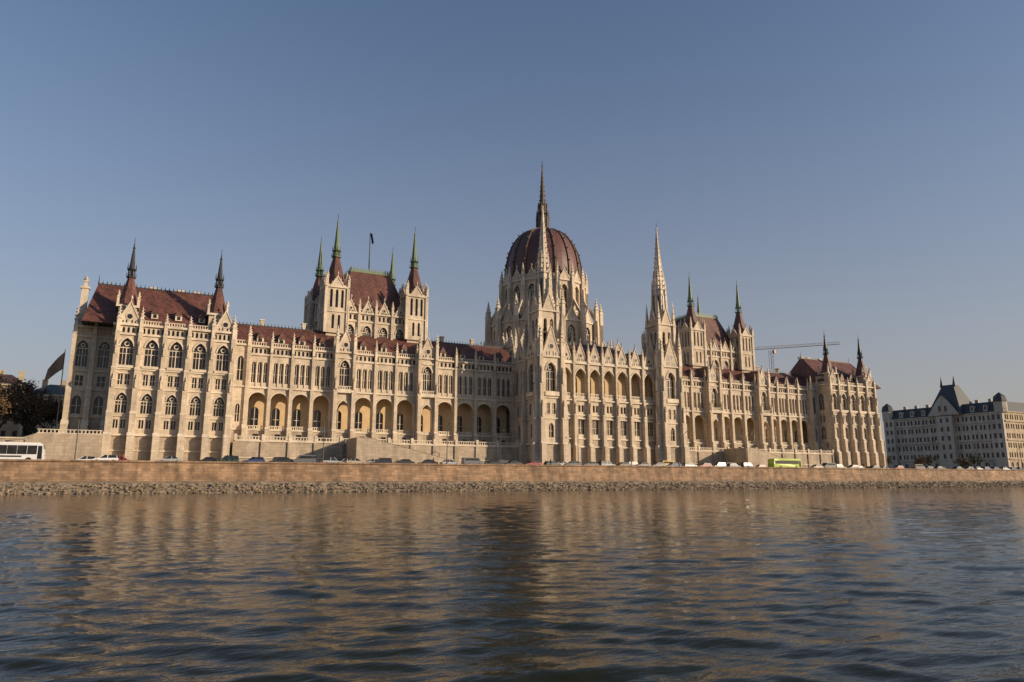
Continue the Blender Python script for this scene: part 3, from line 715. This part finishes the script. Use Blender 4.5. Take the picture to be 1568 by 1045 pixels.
# ------------------------------------------------------------------ city buildings
def right_block():
    R=Building('apartment_building')
    wx=357.0; F=leftf(wx); y0,y1=195.0,256.0
    nb=15; bw=(y1-y0)/nb
    for i in range(nb):
        a=-y1+i*bw; c=a+bw/2
        panel(R,F,a,a+bw,3,9,[(c,1.9,4.2,8,'R')],.4,wall='grey')
        for k in range(5):
            z=9+k*4.4
            panel(R,F,a,a+bw,z,z+4.4,[(c-.85,1.0,z+1.1,z+3.4,'Q'),(c+.85,1.0,z+1.1,z+3.4,'Q')],.35,wall='grey',mull=False)
    for z in (9,17.8,26.6,31): course(R,F,-y1,-y0,z,.5,.5,mat='grey')
    for (a,e,h) in ((-y1,-y1+6,1.2),(-226,-218,2.4),(-y0-6,-y0,1.2)):
        box(R['grey'],F,a,e,3,31,0,h)
        for k in range(5):
            z=9+k*4.4
            for s in (.3,.7): box(R['glass'],F,a+(e-a)*s-.6,a+(e-a)*s+.6,z+1.1,z+3.4,h-.2,h+.02)
    F2=front(y0); nb=16
    for i in range(nb):
        a=wx+i*4; c=a+2
        panel(R,F2,a,a+4,3,9,[(c,1.9,4.2,8,'R')],.4,wall='cream')
        for k in range(5):
            z=9+k*4.4
            panel(R,F2,a,a+4,z,z+4.4,[(c-.85,1.0,z+1.1,z+3.4,'Q'),(c+.85,1.0,z+1.1,z+3.4,'Q')],.35,wall='cream',mull=False)
    for z in (9,17.8,26.6,31): course(R,F2,wx,wx+64,z,.5,.5,mat='cream')
    wbox(R['grey'],wx+.6,wx+63,y0+.6,y1,3,31)
    def mans(x0,x1,ya,yb,z0,z1,i):
        a=[(x0,ya,z0),(x1,ya,z0),(x1,yb,z0),(x0,yb,z0)]; c=[(x0+i,ya+i,z1),(x1-i,ya+i,z1),(x1-i,yb-i,z1),(x0+i,yb-i,z1)]
        for j in range(4): R['slate'].poly([a[j],a[(j+1)%4],c[(j+1)%4],c[j]])
        R['slate'].poly(c)
    mans(wx,wx+64,y0,y1,31.4,36.5,2.6)
    mans(wx-2.4,wx+14,213,231,31.4,47,6.2)
    for y in (218.8,225.2): fr(R['slate'],wx+4,y,46,51.5,.9,.05,6)
    R['grey'].poly([(wx-2.6,214,31.4),(wx-2.6,230,31.4),(wx-2.6,225,38.5),(wx-2.6,222,41.5),(wx-2.6,219,38.5)])
    for y in (220.5,223.5): box(R['glass'],F,-y-.6,-y+.6,33.5,36,2.62,2.66)
    for y in (y0+1.5,y1-1.5):
        fr(R['grey'],wx+1,y,31,36,2.8,2.8,8); fr(R['slate'],wx+1,y,36,38.5,3.1,2.5,8); fr(R['slate'],wx+1,y,38.5,40.4,2.5,.2,8)
    for i in range(8):
        y=y0+8+i*6.2
        if 212<y<232: continue
        wbox(R['grey'],wx-.1,wx+2,y-.9,y+.9,32,35); R['slate'].poly([(wx-.3,y-1.2,35),(wx-.3,y+1.2,35),(wx+2,y,36.4)])
        wbox(R['glass'],wx-.14,wx+.1,y-.45,y+.45,32.6,34.4)
    for i in range(9):
        y=y0+5+i*6.4; wbox(R['grey'],wx+12,wx+13,y,y+1.6,36,39)
    R.build()
right_block()
def house(name,x0,x1,y0,y1,z1,mat,roofmat,rh,cols,rows):
    R=Building(name); F=front(y0); bw=(x1-x0)/cols; fh=(z1-3)/rows
    for i in range(cols):
        for k in range(rows):
            a=x0+i*bw; z=3+k*fh
            panel(R,F,a,a+bw,z,z+fh,[(a+bw/2,bw*.4,z+fh*.25,z+fh*.78,'Q')],.3,wall=mat,mull=False)
    wbox(R[mat],x0,x1,y0+.4,y1,3,z1)
    course(R,F,x0-.3,x1+.3,z1,.6,.6,mat=mat)
    roof_hip(R,x0,x1,y0,y1,z1+.6,z1+rh,mat=roofmat,crest=False)
    for i in range(3):
        x=x0+(x1-x0)*(.2+.3*i); wbox(R[mat],x,x+1.6,(y0+y1)/2,(y0+y1)/2+1,z1,z1+rh+1.6)
    R.build()
house('town_house',-98,-62,262,285,27,'cream','slate',6,10,6)
house('town_house',-58,-38,300,320,32,'cream','roofdark',5,6,6)
house('town_house',-36,-18,280,300,27,'cream','slate',5,6,5)
house('town_house',440,500,198,230,24,'cream','slate',5,14,5)
house('town_house',520,640,205,240,27,'grey','slate',6,24,5)
house('town_house',680,900,210,260,26,'grey','roofdark',6,40,5)
house('town_house',-220,-110,250,285,25,'cream','roofdark',6,26,5)

# crane
C=Building('tower_crane')
def strut(mb,p,q,r=.12):
    p=Vector(p);q=Vector(q);d=(q-p).normalized(); u=d.orthogonal().normalized(); v=d.cross(u)
    A=[p+(u*cos(a)+v*sin(a))*r for a in (0,2.1,4.2)];Bq=[q+(u*cos(a)+v*sin(a))*r for a in (0,2.1,4.2)]
    for i in range(3): mb.poly([tuple(A[i]),tuple(A[(i+1)%3]),tuple(Bq[(i+1)%3]),tuple(Bq[i])])
c0=Vector((336,337,81)); c1=Vector((392,307,85)); mb=C['crane_lattice']; M['crane_lattice']=M['craneyel']
n=30
for i in range(n):
    a=c0.lerp(c1,i/n); e=c0.lerp(c1,(i+1)/n)
    for s in (-.7,.7): strut(mb,a+Vector((s*.46,s*.89,0)),e+Vector((s*.46,s*.89,0)))
    strut(mb,a+Vector((0,0,1.5)),e+Vector((0,0,1.5))); m_=a.lerp(e,.5)+Vector((0,0,1.5)); strut(mb,a,m_,.09); strut(mb,m_,e,.09)
mp0=c0.lerp(c1,.3)
for z in range(3,80,3):
    for sx_,sy_ in ((-.9,-.9),(.9,-.9),(.9,.9),(-.9,.9)): strut(mb,(mp0.x+sx_,mp0.y+sy_,z),(mp0.x+sx_,mp0.y+sy_,z+3),.12)
    strut(mb,(mp0.x-.9,mp0.y-.9,z),(mp0.x+.9,mp0.y-.9,z+3),.09)
wbox(mb,c0.x,c0.x+3,c0.y-1.5,c0.y+.5,79.5,81.6); wbox(mb,mp0.x+1,mp0.x+2.6,mp0.y-2,mp0.y-.5,79,81.2)
C.build()

# ------------------------------------------------------------------ trees
def tree(x,y,h,seed,name='autumn_tree',leaf='leaf',z=3.0,nleaf=4200,dens=1.0):
    R=random.Random(seed); tr=MB(); lf=MB(); tips=[]
    def tube(p,q,r0,r1):
        d=(q-p).normalized(); u=d.orthogonal().normalized(); v=d.cross(u); n=5
        A=[p+(u*cos(2*pi*i/n)+v*sin(2*pi*i/n))*r0 for i in range(n)]; Bq=[q+(u*cos(2*pi*i/n)+v*sin(2*pi*i/n))*r1 for i in range(n)]
        for i in range(n): tr.poly([tuple(A[i]),tuple(A[(i+1)%n]),tuple(Bq[(i+1)%n]),tuple(Bq[i])])
    def grow(p,d,l,r,lev):
        q=p+d*l; tube(p,q,r,r*.68)
        if lev>=2: tips.append((q,lev)); tips.append((p.lerp(q,.5),lev))
        if lev==5: return
        for i in range(R.choice((2,3,3)) if lev else 5):
            nd=(d+Vector((R.gauss(0,.55),R.gauss(0,.55),R.gauss(.12,.3)))).normalized()
            grow(q if i else p.lerp(q,.85),nd,l*R.uniform(.62,.85),r*.6,lev+1)
    grow(Vector((0,0,0)),Vector((R.gauss(0,.05),R.gauss(0,.05),1)).normalized(),h*.27,h*.024,0)
    for i in range(nleaf):
        p,_=R.choice(tips); c=p+Vector((R.gauss(0,.45),R.gauss(0,.45),R.gauss(0,.4))); s=R.uniform(.12,.32)
        a=Vector((R.gauss(0,1),R.gauss(0,1),R.gauss(0,1))).normalized()*s; bb=a.orthogonal().normalized()*s*R.uniform(.5,1)
        lf.poly([tuple(c-a),tuple(c-bb),tuple(c+a),tuple(c+bb)])
    e=empty(name,(x,y,z)); finish('trunk_and_branches',tr,M['bark'],e); finish('foliage',lf,M[leaf],e)
for i,(x,y,h) in enumerate(((-62,205,25),(-53,212,27),(-45,203,24),(-38,214,27),(-31,206,24),(-26,218,26),(-70,218,26),(-23,205,19),(-49,222,28),(-34,224,28))):
    tree(x,y,h,i+1)
for i,(x,y,h) in enumerate(((300,200,8),(314,205,9),(328,199,8),(343,203,9),(262,196,6),(285,205,8),(395,188,8),(415,186,9))):
    tree(x,y,h,i+40,'small_tree','leafg' if i%2 else 'leaf',nleaf=1200)

# flag
fl=MB(); fx,fy=-17.2,186.0
fr(fl,fx,fy,9.6,28.5,.14,.08,6)
def fp(s,t): # s along cloth, t down
    return (fx-2.9*s-.5*t*s, fy-.35*sin(5*s+1.5*t)*s, 28.0-3.2*s*(1+.3*s)-t*3.9*(1-.15*s))
for i in range(8):
    for j in range(4):
        fl.poly([fp(i/8,j/4),fp((i+1)/8,j/4),fp((i+1)/8,(j+1)/4),fp(i/8,(j+1)/4)])
finish('flagpole_with_flag',fl,M['flag'])

# ------------------------------------------------------------------ vehicles
def paint(name,col):
    m=plain(name,col,.28,.95,1.05); m.node_tree.nodes['Principled BSDF'].inputs['Coat Weight'].default_value=.6; return m
M['headl']=plain('headlight',(.6,.6,.55),.2); M['taill']=plain('taillight',(.3,.02,.02),.3)
def wheel(mb,x,y,r,w,mi):
    n=14
    for s in (0,1):
        yy=y+s*w
        mb.poly([(x+r*cos(2*pi*i/n),yy,r+r*sin(2*pi*i/n)) for i in range(n)],mi)
        mb.poly([(x+r*.55*cos(2*pi*i/n),yy+(.012 if s else -.012),r+r*.55*sin(2*pi*i/n)) for i in range(n)],4)
    for i in range(n):
        a0=2*pi*i/n;a1=2*pi*(i+1)/n
        mb.poly([(x+r*cos(a0),y,r+r*sin(a0)),(x+r*cos(a1),y,r+r*sin(a1)),(x+r*cos(a1),y+w,r+r*sin(a1)),(x+r*cos(a0),y+w,r+r*sin(a0))],mi)
def carmesh(kind,pm,nm):
    mb=MB(); W=.88
    if kind=='van':
        body=[(-2.5,.35),(-2.5,1.15),(-2.45,2.0),(1.15,2.05),(1.85,1.25),(2.45,1.0),(2.5,.35)]; gh=None
        glass=[(-2.2,1.25),(-2.2,1.8),(1.05,1.85),(1.65,1.25)]
    else:
        body=[(-2.15,.32),(-2.2,.85),(-2.05,.95),(-1.5,.98),(1.0,.92),(1.95,.78),(2.15,.6),(2.15,.32)]
        gh={'sedan':[(-1.6,.97),(-1.0,1.42),(.25,1.46),(1.05,.92)],'hatch':[(-2.0,.95),(-1.7,1.45),(.2,1.52),(1.05,.92)],'suv':[(-2.1,.95),(-1.95,1.65),(.3,1.7),(1.05,.95)]}[kind]
    def ext(pr,w0,wt,mi,cap=True):
        zm=max(z for _,z in pr); zl=min(z for _,z in pr)
        f=lambda z: w0+(wt-w0)*(z-zl)/(zm-zl)
        L=[(x,-f(z),z) for x,z in pr]; R=[(x,f(z),z) for x,z in pr]
        mb.poly(L,mi);mb.poly(R,mi); n=len(pr)
        for i in range(n): mb.poly([L[i],L[(i+1)%n],R[(i+1)%n],R[i]],mi)
    ext(body,W,W*.95,0)
    if gh:
        ext(gh,W*.93,W*.74,1)
        zt=max(z for _,z in gh); xa,xb=gh[1][0],gh[2][0]
        mb.poly([(xa-.02,-W*.75,gh[1][1]+.012),(xb+.03,-W*.75,gh[2][1]+.012),(xb+.03,W*.75,gh[2][1]+.012),(xa-.02,W*.75,gh[1][1]+.012)],0)
        for s in (-1,1):
            for (p,q) in ((gh[0],gh[1]),(gh[3],gh[2]),((-.35,.95),(-.38,zt-.03))):
                mb.poly([(p[0]-.06,s*(W*.935),p[1]),(p[0]+.06,s*(W*.935),p[1]),(q[0]+.06,s*W*.75,q[1]),(q[0]-.06,s*W*.75,q[1])],0)
    else:
        for s in (-1,1): mb.poly([(x,s*(W*.96+.01),z) for x,z in glass],1)
        mb.poly([(1.2,-W*.85,2.0),(1.2,W*.85,2.0),(1.87,W*.85,1.27),(1.87,-W*.85,1.27)],1)
    fx=body[-1][0]
    for s in (-1,1):
        mb.poly([(fx+.01,s*.45,.6),(fx+.01,s*.82,.6),(fx-.05,s*.82,.76),(fx-.05,s*.45,.76)],5)
        mb.poly([(body[0][0]-.06,s*.55,.62),(body[0][0]-.06,s*.84,.62),(body[0][0]-.06,s*.84,.82),(body[0][0]-.06,s*.55,.82)],3)
    for x in (-1.35,1.35):
        for y in (-W-.02,W-.2): wheel(mb,x,y,.33,.22,2)
    me=bpy.data.meshes.new(nm); me.from_pydata(mb.v,[],mb.f)
    for mt in (pm,M['glass'],M['tyre'],M['taill'],M['lampmetal'],M['headl']): me.materials.append(mt)
    me.polygons.foreach_set('material_index',mb.m); me.update(); return me
cols={'white':(.7,.7,.7),'silver':(.35,.36,.37),'grey':(.12,.12,.13),'black':(.015,.015,.018),'red':(.3,.02,.02),'blue':(.03,.06,.17),'darkgreen':(.02,.06,.04),'beige':(.4,.35,.27),'yellow':(.65,.42,.03)}
P={k:paint('car_paint_'+k,v) for k,v in cols.items()}
lib=[carmesh(kd,P[c],'car_body') for kd,c in (('sedan','black'),('sedan','silver'),('hatch','white'),('hatch','grey'),('suv','black'),('suv','silver'),('sedan','grey'),('hatch','red'),('hatch','blue'),('sedan','grey'),('suv','darkgreen'),('van','grey'),('sedan','beige'),('hatch','black'),('sedan','black'))]
def placecar(me,x,y,name='parked_car',flip=None):
    o=bpy.data.objects.new(name,me); scene.collection.objects.link(o); o.location=(x,y,3.01)
    fl_=random.random()<.5 if flip is None else flip
    o.rotation_euler=(0,0,(pi if fl_ else 0)+random.uniform(-.03,.03)); return o
x=-6.0
while x<330:
    dens=.55 if x<40 else (.97 if x<200 else .85)
    if random.random()<dens and not (160<x<183): placecar(random.choice(lib),x,156.3+random.uniform(-.2,.2))
    x+=5.0+random.random()*.9
x=-10
while x<300:
    if random.random()<.4: placecar(random.choice(lib),x,167.5+random.uniform(-.3,.3),'parked_car')
    x+=6.5
for x,i in ((12,0),(27,10),(47,1),(78,4),(96,2),(118,5)): placecar(lib[i],x,160+random.uniform(-.5,.5),'moving_car')
ymesh=carmesh('van',P['yellow'],'yellow_van'); placecar(ymesh,128.5,159.5,'yellow_van',True)
def bus(name,x,y,col,L=12,H=3.5,band=None,flip=False):
    e=empty(name,(x,y,3.01)); e.rotation_euler=(0,0,pi if flip else 0)
    b=MB(); W=1.25
    prof=[(-L/2,.4),(-L/2-.02,1.6),(-L/2+.1,H-.3),(-L/2+.5,H),(L/2-.9,H),(L/2-.35,H-.35),(L/2,1.5),(L/2,.4)]
    Lp=[(px,-W*(1 if z<H-.2 else .9),z) for px,z in prof];Rp=[(px,-a,z) for px,a,z in Lp]
    b.poly(Lp);b.poly(Rp)
    for i in range(len(prof)): b.poly([Lp[i],Lp[(i+1)%len(prof)],Rp[(i+1)%len(prof)],Rp[i]])
    finish('body',b,paint(name+'_paint',col),e)
    g=MB()
    for s in (-1,1):
        n=7; x0=-L/2+.5; x1=L/2-1.2
        for i in range(n):
            a=x0+(x1-x0)*i/n+.04; c=x0+(x1-x0)*(i+1)/n-.04
            g.poly([(a,s*(W+.012),1.55),(c,s*(W+.012),1.55),(c,s*(W*.985+.012),H-.55),(a,s*(W*.985+.012),H-.55)])
        g.poly([(L/2-1.1,s*(W+.012),.7),(L/2-.35,s*(W+.012),.7),(L/2-.45,s*(W+.012),H-.6),(L/2-1.1,s*(W+.012),H-.6)])
    g.poly([(L/2+.02,-W*.93,1.3),(L/2+.02,W*.93,1.3),(L/2-.33,W*.9,H-.4),(L/2-.33,-W*.9,H-.4)])
    finish('windows',g,M['glass'],e)
    w=MB()
    for px in (-L/2+2.6,L/2-2.4):
        for yy in (-W-.02,W-.28): wheel(w,px,yy,.5,.3,0)
    w.m=[0 if m==0 else 1 for m in w.m]; finish('wheels',w,[M['tyre'],M['lampmetal']],e)
    t=MB(); t.poly([(-L/2+.3,-W-.014,.55),(L/2-3.6,-W-.014,.55),(L/2-3.6,-W-.014,.62),(-L/2+.3,-W-.014,.62)])
    if band:
        t.poly([(-L/2+3.5,-W-.016,1.0),(L/2-3.5,-W-.016,1.0),(L/2-3.5,-W-.016,1.3),(-L/2+3.5,-W-.016,1.3)])
    finish('side_stripe',t,M['lampmetal'],e)
bus('white_coach',-22.3,160.5,(.72,.72,.72),12.5,3.7,band=True)
bus('green_city_bus',172.6,158.0,(.36,.48,.03),11.5,3.1)

# pedestrians (skinned continuous bodies)
CL=[plain('dark_coat',(.03,.03,.04),.9),plain('brown_coat',(.12,.07,.04),.9),plain('pale_jacket',(.4,.36,.3),.9),plain('red_jacket',(.3,.05,.04),.9)]
def person(x,y,z,seed,rot):
    R=random.Random(seed); s=R.uniform(.26,.34)
    J=[((0,0,.95),.14),((0,0,1.2),.15),((0,0,1.42),.16),((0,0,1.53),.06),((0,.01,1.62),.095),((0,.0,1.72),.09),
       ((.1,0,.9),.1),((.11,s*.5,.5),.07),((.11,s*.2,.09),.05),((.11,s*.2+.14,.04),.04),
       ((-.1,0,.9),.1),((-.11,-s*.35,.5),.07),((-.11,-s*1.1,.12),.05),((-.11,-s*1.1+.14,.04),.04),
       ((.2,0,1.4),.06),((.25,-.08,1.13),.05),((.25,.05,.88),.035),((-.2,0,1.4),.06),((-.25,.08,1.13),.05),((-.24,.2,.92),.035)]
    E=[(0,1),(1,2),(2,3),(3,4),(4,5),(0,6),(6,7),(7,8),(8,9),(0,10),(10,11),(11,12),(12,13),(2,14),(14,15),(15,16),(2,17),(17,18),(18,19)]
    me=bpy.data.meshes.new('pedestrian'); me.from_pydata([j[0] for j in J],E,[])
    o=bpy.data.objects.new('pedestrian',me); scene.collection.objects.link(o); o.location=(x,y,z); o.rotation_euler=(0,0,rot)
    md=o.modifiers.new('Skin','SKIN')
    for i,j in enumerate(J):
        me.skin_vertices[0].data[i].radius=(j[1],j[1])
    me.skin_vertices[0].data[0].use_root=True
    sb=o.modifiers.new('Sub','SUBSURF'); sb.levels=1; sb.render_levels=1
    me.materials.append(R.choice(CL))
for i,(x,y,z) in enumerate(((-3,152.2,3.13),(15,152.4,3.13),(16,152.1,3.13),(58,152.3,3.13),(88,152.2,3.13),(112,152.4,3.13),(150,152.2,3.13),(200,152.2,3.13),(30,185,9.0),(62,186,9.0),(63,186.2,9.0),(85,185.3,9.0))):
    person(x,y,z,i,random.choice((pi/2,-pi/2)))

# lamps
def lamp(x,y,h=9,name='street_lamp'):
    b=MB(); fr(b,0,0,0,h*.1,.2,.16,8); fr(b,0,0,h*.1,h,.12,.08,8)
    pr=None
    for i in range(7):
        a=i/6*pi/2; p=Vector((0,-1.4*sin(a),h+.7*sin(a)))
        if pr is not None: strut(b,pr,p,.07)
        pr=p
    wbox(b,-.16,.16,-2.0,-1.3,h+.6,h+.8)
    finish(name,b,M['lampmetal'],None,loc=(x,y,3.0))
for x in (-12,14,34,62,84,108,131,154,192,214,238,262,290,320,360): lamp(x,154.3 if int(x)%4 else 171.5,9)
# ------------------------------------------------------------------ light, sky, camera
EL,AZ=16.0,48.0
sx,sy,sz=sin(radians(AZ))*cos(radians(EL)),-cos(radians(AZ))*cos(radians(EL)),sin(radians(EL))
sl=bpy.data.lights.new('sun','SUN'); sl.energy=5.0; sl.angle=radians(.5); sl.color=(1.0,.79,.56)
so=bpy.data.objects.new('sun',sl); scene.collection.objects.link(so); so.rotation_euler=Vector((-sx,-sy,-sz)).to_track_quat('-Z','Y').to_euler(); so.location=(200,-200,200)
w=bpy.data.worlds.new('World'); scene.world=w; w.use_nodes=True; nt=w.node_tree
bg=nt.nodes['Background']; sk=nt.nodes.new('ShaderNodeTexSky'); sk.sky_type='NISHITA'; sk.sun_disc=False
sk.sun_elevation=radians(EL); sk.sun_rotation=atan2(sx,sy); sk.dust_density=1.2; sk.air_density=1.0; sk.ozone_density=3.0
# low-lying haze: the sky whitens towards the horizon
tc=N(nt,'ShaderNodeTexCoord'); sp=N(nt,'ShaderNodeSeparateXYZ'); nt.links.new(tc.outputs['Generated'],sp.inputs[0])
ab=N(nt,'ShaderNodeMath',operation='ABSOLUTE'); nt.links.new(sp.outputs['Z'],ab.inputs[0])
om=N(nt,'ShaderNodeMath',operation='SUBTRACT'); om.inputs[0].default_value=1; nt.links.new(ab.outputs[0],om.inputs[1])
pw=N(nt,'ShaderNodeMath',operation='POWER'); nt.links.new(om.outputs[0],pw.inputs[0]); pw.inputs[1].default_value=3.1
ml=N(nt,'ShaderNodeMath',operation='MULTIPLY'); nt.links.new(pw.outputs[0],ml.inputs[0]); ml.inputs[1].default_value=.97
mx=N(nt,'ShaderNodeMix'); mx.data_type='RGBA'
nt.links.new(ml.outputs[0],mx.inputs['Factor']); nt.links.new(sk.outputs[0],mx.inputs[6]); mx.inputs[7].default_value=(3.0,2.6,2.45,1)
nt.links.new(mx.outputs[2],bg.inputs[0]); bg.inputs[1].default_value=.13
cam=bpy.data.cameras.new('camera'); cam.lens=36*1100/1568; cam.sensor_width=36; cam.clip_end=12000; cam.clip_start=.1
co=bpy.data.objects.new('camera',cam); scene.collection.objects.link(co); co.location=(0,0,0); co.rotation_euler=(radians(90+10.91),0,radians(-27.0))
scene.camera=co
scene.view_settings.view_transform='Standard'; scene.view_settings.look='None'; scene.view_settings.exposure=0
